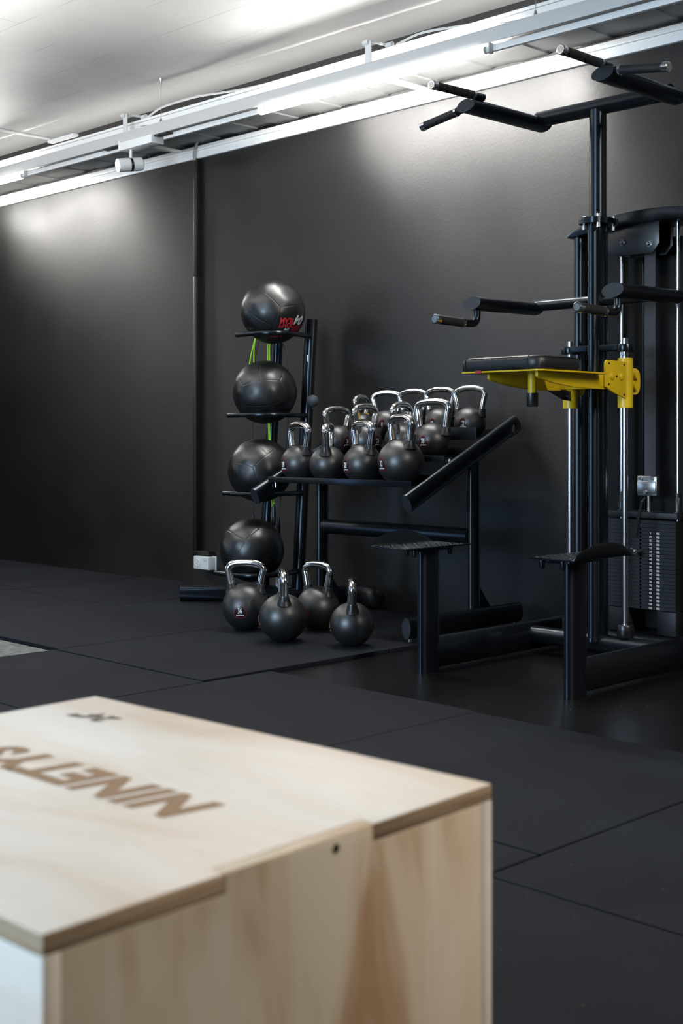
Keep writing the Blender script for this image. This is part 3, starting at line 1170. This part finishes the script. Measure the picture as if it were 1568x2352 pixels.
# skipping ropes hanging at the back of the ball rack
def rope(pts, r, matn, hand, label):
    P = [px(a, b, d) for a, b, d in pts]
    root = thing('skipping_rope', tuple(P[-1]), label, 'skipping rope')
    m = MB()
    m.sweep(smoothpath(P, 8), r, seg=8, up=(0.71, -0.70, 0.0))
    m.build('cord', matn, root)
    for q in (P[0], P[-1]):
        m = MB()
        m.lathe([(0, 0.005), (0.006, 0.005), (0.0075, -0.02), (0.010, -0.05), (0.009, -0.11), (0, -0.115)], tuple(q), 14)
        m.build('handle', hand, root)


rope([(625, 1165, 7.07), (622, 1085, 7.085), (617, 990, 7.08), (614, 900, 7.085), (615, 810, 7.07), (612, 745, 7.085), (600, 735, 7.085), (588, 770, 7.085), (574, 830, 7.085), (570, 890, 7.085), (578, 930, 7.085), (590, 890, 7.085), (583, 830, 7.085), (587, 775, 7.085), (604, 742, 7.09), (618, 770, 7.085), (619, 810, 7.07), (620, 900, 7.085), (620, 1000, 7.08), (629, 1160, 7.07)], 0.0040, 'green', 'black_plastic', 'neon green skipping rope hanging behind the medicine balls')
rope([(581, 1185, 7.10), (580, 1080, 7.10), (580, 980, 7.10), (583, 900, 7.10), (586, 830, 7.10), (596, 780, 7.10), (618, 755, 7.10), (646, 780, 7.06), (660, 840, 7.05), (662, 900, 7.05), (659, 1000, 7.06), (648, 1100, 7.06), (640, 1190, 7.06)], 0.0022, 'cord_black', 'black_plastic', 'thin black skipping rope hanging behind the medicine balls')

# sandbag on the floor by the wall
root = thing('sandbag', (-4.70, 4.78, 0.0012), 'black sandbag with thin purple piping lying under the kettlebell rack by the wall', 'sandbag')
m = MB()
prof = [(0, -0.105), (0.03, -0.105), (0.046, -0.098), (0.053, -0.075), (0.054, 0), (0.053, 0.075), (0.046, 0.098), (0.03, 0.105), (0, 0.105)]
m.lathe(prof, (0, 0, 0), 32, Matrix.Translation((-4.675, 4.80, 0.056)) @ Matrix.Rotation(math.radians(-20), 4, 'Z') @ Matrix.Rotation(pi / 2, 4, 'Y'))
m.build('bag_body', 'vinyl', root)
m = MB()
dx = V((math.cos(math.radians(-20)), math.sin(math.radians(-20)), 0))
dy = V((-dx.y, dx.x, 0))
cc = V((-4.675, 4.80, 0.056))
m.sweep([cc + dx * (-0.085 + 0.17 * k / 12) - dy * 0.036 + V((0, 0, 0.041)) for k in range(13)], 0.0022, seg=8)
m.build('piping', 'purple', root)

# ------------------------------------------------------------------ chin-up, dip and assist machine
CX_, CY_ = -2.98, 4.37
XA, XB = -3.318, -2.640
root = thing('chin_dip_machine', (CX_, CY_, ZB), 'tall black assisted chin-up and dip machine with a yellow knee pad carriage', 'gym machine')
EA, EB = 0.056, 0.027
for xx, d in ((XA, -1), (XB, 1)):
    m = MB()
    m.sweep([(xx, 3.735, ZB + 0.0003), (xx, 3.735, 0.452)], EB, EA, up=(0, 1, 0), seg=36)
    m.build('front_post', 'steel_black', root)
    # side rail along the floor
    m = MB()
    m.sweep([(xx, 3.75, 0.052), (xx, 4.80, 0.052)], 0.028, 0.060, up=(0, 0, 1), seg=32)
    m.build('base_rail', 'steel_black', root)
    # foot plate with an upturned outer edge
    zf = 0.468
    ya, yb = (3.515, 3.865) if d < 0 else (3.590, 3.940)
    m = MB()
    ny, nx = 22, 10
    grid = []
    for j in range(ny + 1):
        ty = j / ny
        yy = ya + (yb - ya) * ty
        row = []
        lipk = math.sin(pi * min(1, ty * 1.02)) ** 0.55 if 0 < ty < 1 else 0
        for i in range(nx + 1):
            tx = i / nx
            inner = -d * 0.085
            outer = d * 0.085
            xo = inner + (outer - inner) * min(1, tx / 0.62)
            zz = 0
            if tx > 0.62:
                k = (tx - 0.62) / 0.38
                xo += d * 0.022 * math.sin(k * pi / 2) * (0.4 + 0.6 * lipk)
                zz = 0.052 * lipk * (1 - math.cos(k * pi / 2))
            # the inner rear corner runs out longer, like a foot
            row.append(V((xx + xo, yy + (0.02 * (1 - tx) if j == ny else 0), zf + zz)))
        grid.append(row)
    th = 0.005
    topv = [[m.bm.verts.new(p) for p in r] for r in grid]
    botv = [[m.bm.verts.new(p + V((d * 0.002, 0, -th))) for p in r] for r in grid]
    for j in range(ny):
        for i in range(nx):
            m.bm.faces.new((topv[j][i], topv[j][i + 1], topv[j + 1][i + 1], topv[j + 1][i]))
            m.bm.faces.new((botv[j][i], botv[j + 1][i], botv[j + 1][i + 1], botv[j][i + 1]))
    for i in range(nx):
        for j in (0, ny):
            m.bm.faces.new((topv[j][i], topv[j][i + 1], botv[j][i + 1], botv[j][i]))
    for j in range(ny):
        for i in (0, nx):
            m.bm.faces.new((topv[j][i], topv[j + 1][i], botv[j + 1][i], botv[j][i]))
    fp = m.build('foot_plate', 'steel_black', root, angle=50)
    # raised grip pattern
    m = MB()
    for j in range(11):
        for i in range(5):
            cx = xx - d * 0.070 + d * 0.033 * i
            cy = ya + 0.022 + 0.031 * j
            if j < 1 and i > 4:
                continue
            m.box((cx, cy, zf + 0.0012), (0.024, 0.010, 0.0024), rz=math.radians(45 if (i + j) % 2 else -45), bev=0.0009)
    m.build('tread_bars', 'cut_end', fp)
    for (ox, oy) in ((-d * 0.045, -0.13), (d * 0.02, -0.1), (-d * 0.03, 0.09)):
        m = MB()
        m.lathe([(0, zf - 0.040), (0.007, zf - 0.038), (0.010, zf - 0.030), (0.010, zf - 0.014), (0.013, zf - 0.013), (0.013, zf - 0.006), (0, zf - 0.006)], (xx + ox, 3.735 + oy, 0), 16)
        m.build('bolt', 'steel_black', fp)
    m = MB()
    m.bx(xx - 0.05, xx + 0.05, 3.63, 3.82, zf - 0.018, zf - 0.006, bev=0.002)
    m.build('mount_plate', 'steel_black', fp)
m = MB()
m.cyl((XA, CY_, 0.060), (XB, CY_, 0.060), 0.036, 28)
m.build('cross_tube', 'steel_black', root)
m = MB()
m.sweep([(XA, 4.74, 0.052), (XB + 0.35, 4.74, 0.052)], 0.028, 0.060, up=(0, 0, 1), seg=28)
m.build('rear_beam', 'steel_black', root)
m = MB()
m.sweep([(CX_, CY_, 0.075), (CX_, CY_, 1.728)], EB + 0.003, EA, up=(0, 1, 0), seg=36)
m.sweep([(CX_, CY_, 0.07), (CX_, CY_, 0.084)], EB + 0.010, EA + 0.008, up=(0, 1, 0), seg=36)
m.build('lower_column', 'steel_black', root)
m = MB()
m.sweep([(CX_, CY_, 1.75), (CX_, CY_, 2.185)], 0.034, seg=32)
m.build('upper_column', 'steel_black', root)
m = MB()
for z0, z1 in ((1.727, 1.738), (1.739, 1.750)):
    m.sweep([(CX_, CY_ + 0.005, z0), (CX_, CY_ + 0.005, z1)], 0.062, 0.085, up=(0, 1, 0), seg=32, power=2.8)
fl = m.build('flange', 'steel_black', root)
for ox, oy in ((0.035, 0.055), (-0.04, -0.035), (-0.035, 0.055), (0.04, -0.055)):
    m = MB()
    m.lathe([(0, 1.707), (0.009, 1.707), (0.009, 1.727), (0.005, 1.7275), (0.005, 1.7495), (0.009, 1.750), (0.009, 1.762), (0, 1.762)], (CX_ + ox, CY_ + oy, 0), 14)
    m.build('bolt', 'zinc', fl)
# chin-up bar
m = MB()
m.cyl((XA + 0.045, CY_, 2.197), (XB - 0.01, CY_, 2.197), 0.032, 32)
m.build('chin_bar', 'steel_black', root)
XC, XD = -3.275, -2.645


def grip(name, p0, p1, r=0.0165, stem=0.03):
    p0, p1 = V(p0), V(p1)
    d = (p1 - p0).normalized()
    L = (p1 - p0).length
    m = MB()
    m.cyl(p0 - d * 0.03, p0 + d * stem, r * 0.86, 18)
    m.mi = 1
    m.cyl(p0 + d * stem, p1 - d * 0.022, r, 24)
    g_ = m.build(name, ['steel_black', 'grip'], root)
    m = MB()
    m.sweep([p0 + d * (stem - 0.001), p0 + d * (stem + 0.008)], r * 1.1, seg=24, up=(0.1, 0.2, 0.97))
    m.build('ring', 'bright_steel', g_)
    m = MB()
    m.sweep([p1 - d * 0.024, p1 - d * 0.003, p1], r * 1.12, seg=24, up=(0.1, 0.2, 0.97), scales=[1, 1, 0.82])
    m.mi = 1
    m.sweep([p1, p1 + d * 0.0008], r * 0.72, seg=20, up=(0.1, 0.2, 0.97))
    m.build('end_cap', ['bright_steel', 'zinc'], g_)
    return g_


for xx, d in ((XC, -1), (XD, 1)):
    m = MB()
    m.sweep([(xx, 3.905, 2.176), (xx, CY_ + 0.035, 2.180)], 0.046, 0.0285, up=(0, 0, 1), seg=36, n0=(0, -1, 0.35), capmi=1)
    m.build('chin_arm', ['steel_black', 'cut_end'], root)
grip('chin_grip', (XC + 0.030, 3.945, 2.212), (XC + 0.030, 3.668, 2.206))
grip('chin_grip', (XD - 0.020, 3.955, 2.219), (XD - 0.020, 3.682, 2.219))
grip('chin_grip', (XC - 0.030, 3.925, 2.168), (XC - 0.245, 3.92, 2.134))
grip('chin_grip', (XD + 0.030, 3.925, 2.184), (XD + 0.262, 3.92, 2.148))
# dip bars
m = MB()
m.cyl((XA + 0.02, CY_, 1.424), (XB - 0.02, CY_, 1.424), 0.022, 28)
m.build('dip_bar', 'steel_black', root)
for xx, d in ((-3.305, -1), (-2.648, 1)):
    m = MB()
    m.sweep([(xx, 3.975, 1.410), (xx, CY_ + 0.02, 1.416)], 0.046, 0.0275, up=(0, 0, 1), seg=36, n0=(0, -1, 0.3), capmi=1)
    m.build('dip_arm', ['steel_black', 'cut_end'], root)
    m = MB()
    zz = 1.330
    m.sweep(fillet([(xx, 4.01, 1.40), (xx, 4.01, zz), (xx, 3.93, zz)], 0.045, 8), 0.0145, seg=20, up=(1, 0, 0))
    m.build('handle_elbow', 'steel_black', root)
    grip('dip_grip', (xx, 3.925, zz), (xx, 3.755, zz + 0.004), 0.0175, 0.0)

# bracket holding the guide rods
RX = (-3.113, -2.853)
m = MB()
m.bx(RX[0], RX[1], CY_ - 0.030, CY_ - 0.018, 1.222, 1.245, bev=0.002)
m.bx(RX[0], RX[1], CY_ + 0.018, CY_ + 0.030, 1.222, 1.245, bev=0.002)
for xx in RX:
    m.lathe([(0, 1.215), (0.034, 1.215), (0.036, 1.219), (0.036, 1.240), (0.034, 1.245), (0, 1.245)], (xx, CY_, 0), 32)
br = m.build('rod_bracket', 'steel_black', root)
for xx in RX:
    m = MB()
    m.cyl((xx, CY_, 1.245), (xx, CY_, 1.268), 0.0115, 18)
    m.build('rod_pin', 'bright_steel', br)
    m = MB()
    m.lathe([(0, 1.198), (0.0135, 1.198), (0.0145, 1.205), (0.0145, 1.215), (0, 1.215)], (xx, CY_, 0), 20)
    m.build('lock_nut', 'bright_steel', br)
    m = MB()
    m.cyl((xx, CY_, 0.09), (xx, CY_, 1.216), 0.0115, 24)
    m.build('guide_rod', 'bright_steel', root)
    m = MB()
    m.lathe([(0.012, 0.095), (0.031, 0.095), (0.033, 0.098), (0.033, 0.118), (0.0315, 0.119), (0.0315, 0.121), (0.033, 0.122), (0.033, 0.142), (0.031, 0.145), (0.012, 0.145)], (xx, CY_, 0), 32)
    m.build('buffer', 'black_plastic', root)

# yellow carriage
for xx in RX:
    car = MB()
    car.sweep([(xx, CY_, 0.996), (xx, CY_, 1.190)], 0.0295, seg=32)
    car.build('carriage_sleeve', 'yellow', root)
for xx, tipy in ((RX[1] + 0.004, 3.792), (RX[0] + 0.006, 3.836)):
    m = MB()
    pts = [(tipy, 1.119), (tipy, 1.100), (tipy + 0.012, 1.094), (tipy + 0.10, 1.079), (tipy + 0.22, 1.068), (tipy + 0.34, 1.064), (4.30, 1.064), (4.34, 1.068), (4.34, 1.119)]
    m.prism(pts, 'x', xx - 0.006, xx + 0.006, bev=0.0015)
    m.build('support_arm', 'yellow', root)
for xx, sg in ((RX[1], 1), (RX[0], -1)):
    m = MB()
    xo = xx - 0.030 if sg < 0 else xx + 0.012
    xo = xx - 0.008
    pts = [(4.205, 1.165), (4.215, 1.176), (4.345, 1.174), (4.345, 1.030), (4.262, 1.052), (4.205, 1.074)]
    if sg < 0:
        pts = [(4.19, 1.066), (4.345, 1.066), (4.345, 1.026), (4.30, 1.030)]
    xo = xx + 0.016
    m.prism(pts, 'x', xo - 0.004, xo + 0.004, bev=0.0015)
    gp = m.build('side_plate', ['yellow' if sg > 0 else 'black_plastic'], root)
    m = MB()
    if sg > 0:
        for yy in (4.248, 4.312):
            m = MB()
            m.lathe([(0, 0.008), (0.009, 0.008), (0.014, 0.005), (0.016, 0)], (0, 0, 0), 24, Matrix.Translation((xo + 0.004, yy, 1.115)) @ Matrix.Rotation(pi / 2, 4, 'Y'))
            m.build('cover_knob', 'yellow', gp)
        for yy, zz in ((4.228, 1.163), (4.332, 1.162), (4.226, 1.083), (4.332, 1.045), (4.280, 1.115)):
            m = MB()
            m.cyl((xo + 0.003, yy, zz), (xo + 0.0058, yy, zz), 0.004, 10)
            m.build('screw', 'black_plastic', gp)
    else:
        m.cyl((xo + 0.003, 4.33, 1.045), (xo + 0.0068, 4.33, 1.045), 0.008, 12)
        m.build('screw', 'zinc', gp)
# rear roller plate behind the right and left sleeves
for xx in RX:
    m = MB()
    m.sweep([(xx - 0.010, CY_ + 0.058, 1.100), (xx + 0.006, CY_ + 0.058, 1.100)], 0.040, 0.052, up=(0, 0, 1), seg=32, power=2.6)
    m.cyl((xx - 0.004, CY_ + 0.055, 1.125), (xx + 0.022, CY_ + 0.055, 1.125), 0.016, 20)
    m.cyl((xx - 0.004, CY_ + 0.050, 1.080), (xx + 0.022, CY_ + 0.050, 1.080), 0.016, 20)
    m.build('roller_plate', 'yellow', root)
m = MB()
m.bx(RX[0], RX[1], 4.285, 4.30, 1.07, 1.115, bev=0.002)
m.build('cross_plate', 'yellow', root)
# stop bumper
m = MB()
m.cyl((-2.98, 3.941, 1.045), (-2.98, 3.941, 1.118), 0.0165, 24)
bp = m.build('bumper_post', 'yellow', root)
m = MB()
m.lathe([(0, 0.995), (0.020, 0.995), (0.022, 0.999), (0.022, 1.046), (0.0165, 1.046)], (-2.98, 3.941, 0), 28)
m.build('rubber_bumper', 'black_plastic', bp)


# knee pad: rounded plan shape
def padshape(x0, x1, y0, y1, r, n=8):
    pts = []
    for cx, cy, a0 in ((x1 - r, y0 + r, -pi / 2), (x1 - r, y1 - r, 0), (x0 + r, y1 - r, pi / 2), (x0 + r, y0 + r, pi)):
        for k in range(n + 1):
            a = a0 + pi / 2 * k / n
            pts.append((cx + r * math.cos(a), cy + r * math.sin(a)))
    return pts


m = MB()
PX0, PX1, PY0, PY1 = -3.175, -2.792, 3.735, 4.015
layers = [(0.006, 1.124), (0.0, 1.130), (0.0, 1.160), (0.003, 1.168), (0.010, 1.1735), (0.030, 1.1765), (0.07, 1.178)]
rings = []
for ins, z in layers:
    rings.append([m.bm.verts.new((a, b, z)) for a, b in padshape(PX0 + ins, PX1 - ins, PY0 + ins, PY1 - ins, max(0.05 - ins * 0.5, 0.01))])
nn_ = len(rings[0])
for A, B in zip(rings[:-1], rings[1:]):
    for i in range(nn_):
        m.bm.faces.new((A[i], A[(i + 1) % nn_], B[(i + 1) % nn_], B[i]))
m.bm.faces.new(rings[-1])
m.bm.faces.new(list(reversed(rings[0])))
pad = m.build('knee_pad', 'pad_vinyl', root, angle=50)
m = MB()
# stitched seams
for (u0, v0) in ((PX1 - 0.055, PY0), (PX0 + 0.04, PY0)):
    m.sweep([(u0, v0 - 0.0006, 1.127), (u0, v0 - 0.0010, 1.160), (u0, v0 + 0.008, 1.1735), (u0, v0 + 0.03, 1.1765)], 0.0016, seg=6, up=(1, 0, 0))
rim = [V((a, b, 1.1695)) for a, b in padshape(PX0 + 0.0035, PX1 - 0.0035, PY0 + 0.0035, PY1 - 0.0035, 0.048)]
m.sweep(rim + [rim[0]], 0.0014, seg=6)
m.build('stitching', 'black_plastic', pad)
m = MB()
m.prism(padshape(PX0 + 0.004, PX1 + 0.002, PY0 + 0.004, 4.17, 0.03), 'z', 1.1185, 1.1238)
m.build('pad_plate', 'yellow', root)
m = MB()
m.box((-3.075, PY0 + 0.003, 1.1215), (0.028, 0.004, 0.011))
m.build('tag', 'red', pad)

# weight stack cabinet
m = MB()
SX0, SX1, SY0, SY1 = -3.065, -2.735, 4.565, 4.665
cab = root
NP = 21
z0, z1 = 0.183, 0.545
ph_ = (z1 - z0) / (NP + 3)
for k in range(NP + 3):
    zt1 = z1 - ph_ * k
    zt0 = zt1 - ph_ + 0.0006
    m = MB()
    m.mi = 0
    m.bx(SX0 + 0.004, SX1 - 0.012, SY0, SY1, zt0, zt1, bev=0.0008)
    m.mi = 1
    zc = (zt0 + zt1) / 2
    if k >= 2:
        mt = Matrix.Translation((-2.908, SY0 - 0.0004, zc)) @ Matrix.Rotation(pi / 2, 4, 'X')
        m.lathe([(0, 0), (0.0048, 0)], seg=14, mtx=mt)
    if k >= 3:
        m.mi = 2
        val = str(5 * (k - 2))
        m.text(val, 0.0115, lambda u, v: V((-2.861 + u, SY0 - 0.0005, zc + v)), bold=0.0003)
        m.text('KG', 0.0105, lambda u, v: V((-2.826 + u, SY0 - 0.0005, zc + v)), bold=0.0005)
    m.build('weight_plate', ['stack_plate', 'hole', 'white_print'], root, smooth=False)
m = MB()
m.bx(SX0, SX1, SY0 - 0.008, SY1 + 0.004, 0.553, 0.577, bev=0.002)
m.build('top_plate', 'stack_plate', root)
for a, b in ((SX0, SX0 + 0.10), (SX1 - 0.100, SX1 - 0.012)):
    m = MB()
    m.bx(a + 0.004, b, SY0 + 0.002, SY1, 0.085, 0.181, bev=0.001)
    m.build('stack_foot', 'stack_plate', root)
m = MB()
m.sweep([(-3.20, 4.62, 0.040), (-2.50, 4.62, 0.040)], 0.085, 0.046, up=(0, 0, 1), seg=28, power=2.6)
m.build('stack_base', 'steel_black', root)
for xx in (-3.020, -2.757):
    m = MB()
    m.cyl((xx, 4.60, 0.08), (xx, 4.60, 1.755), 0.0085, 20)
    m.build('stack_rod', 'bright_steel', root)
    m = MB()
    m.lathe([(0.0085, 0.578), (0.028, 0.578), (0.028, 0.582), (0.016, 0.583), (0.0135, 0.635), (0.0125, 0.637), (0.0125, 0.642), (0.0135, 0.643), (0.0135, 0.655), (0.0085, 0.656)], (xx, 4.60, 0), 24)
    m.build('rod_bush', 'black_plastic', root)
m = MB()
m.bx(-2.912, -2.862, 4.602, 4.606, 0.70, 1.70)
m.build('lifting_belt', 'belt', root)
m = MB()
m.bx(-2.938, -2.848, 4.588, 4.616, 0.640, 0.722, bev=0.004)
m.bx(-2.936, -2.850, 4.582, 4.590, 0.652, 0.700, bev=0.003)
for xx in (-2.922, -2.866):
    m.cyl((xx, 4.580, 0.712), (xx, 4.592, 0.712), 0.008, 14)
m.cyl((-2.896, 4.576, 0.656), (-2.896, 4.592, 0.656), 0.008, 14)
m.cyl((-2.890, 4.598, 0.578), (-2.890, 4.598, 0.642), 0.008, 12)
m.build('belt_clamp', 'zinc', root)
# coiled cord and selector pin
m = MB()
a, b = V((-2.895, 4.555, 0.622)), V((-2.925, 4.548, 0.475))
pts = []
for i in range(340):
    t = i / 339
    an = t * 2 * pi * 34
    pts.append(a.lerp(b, t) + V((math.cos(an) * 0.0052, math.sin(an) * 0.0052, 0)))
m.sweep(pts, 0.0017, seg=5)
m.sweep(smoothpath([a + V((0.004, 0.02, 0.012)), a, a + V((-0.001, 0, -0.01))]), 0.003, seg=8)
m.build('coiled_cord', 'cord_black', root)
m = MB()
m.cyl((-2.908, 4.515, 0.418), (-2.908, 4.566, 0.418), 0.0085, 18)
m.lathe([(0, 0), (0.014, 0), (0.017, 0.004), (0.017, 0.018), (0.014, 0.022), (0, 0.022)], seg=24, mtx=Matrix.Translation((-2.908, 4.520, 0.418)) @ Matrix.Rotation(pi / 2, 4, 'X'))
m.build('selector_pin', 'bright_steel', root)
# guard, frame posts and crown
m = MB()
m.bx(-3.20, -2.50, 4.700, 4.706, 0.09, 1.70)
m.build('mesh_guard', 'mesh_guard', root)
m = MB()
m.bx(-2.972, -2.958, 4.676, 4.700, 0.58, 1.70, bev=0.002)
m.build('guard_rib', 'steel_black', root)
m = MB()
m.bx(-3.075, -3.055, 4.671, 4.676, 0.59, 1.73)
for z in range(46):
    m.bx(-3.075, -3.055, 4.662, 4.672, 0.60 + z * 0.0245, 0.612 + z * 0.0245)
m.build('guard_edge', 'steel_black', root)
for xx in (-3.185, -2.515):
    m = MB()
    m.sweep([(xx, 4.555, 0.07), (xx, 4.555, 1.715)], EB, 0.045, up=(0, 1, 0), seg=28)
    m.build('frame_post', 'steel_black', root)
m = MB()
pts = []
for k in range(21):
    t = k / 20
    xx = -3.225 + 0.75 * t
    pts.append((xx, 1.722 + 0.070 * math.sin(pi * t) ** 0.55))
pts += [(-2.475, 1.712), (-2.85 + 0.12, 1.738), (-2.85 - 0.12, 1.738), (-3.225, 1.712)]
m.prism(pts, 'y', 4.50, 4.70, bev=0.006)
m.build('crown', 'steel_black', root)
m = MB()
pts = [(-3.045, 1.745), (-2.80, 1.745), (-2.80, 1.655), (-2.83, 1.618), (-2.98, 1.618), (-3.045, 1.635)]
m.prism(pts, 'y', 4.53, 4.536, bev=0.001)
m.prism(pts, 'y', 4.63, 4.636, bev=0.001)
m.lathe([(0, -0.02), (0.050, -0.02), (0.052, -0.014), (0.046, -0.012), (0.046, 0.012), (0.052, 0.014), (0.050, 0.02), (0, 0.02)], seg=36, mtx=Matrix.Translation((-2.935, 4.585, 1.668)) @ Matrix.Rotation(pi / 2, 4, 'X'))
pb = m.build('pulley_bracket', 'black_plastic', root)
for xx, zz in ((-2.97, 1.672), (-2.845, 1.654)):
    m = MB()
    m.lathe([(0, 0.014), (0.006, 0.014), (0.008, 0.011), (0.008, 0.004), (0.012, 0.004), (0.012, 0)], seg=18, mtx=Matrix.Translation((xx, 4.53, zz)) @ Matrix.Rotation(pi / 2, 4, 'X'))
    m.build('bolt', 'bright_steel', pb)

# helper property is not part of the scene description
for o in bpy.data.objects:
    if '_o' in o:
        del o['_o']
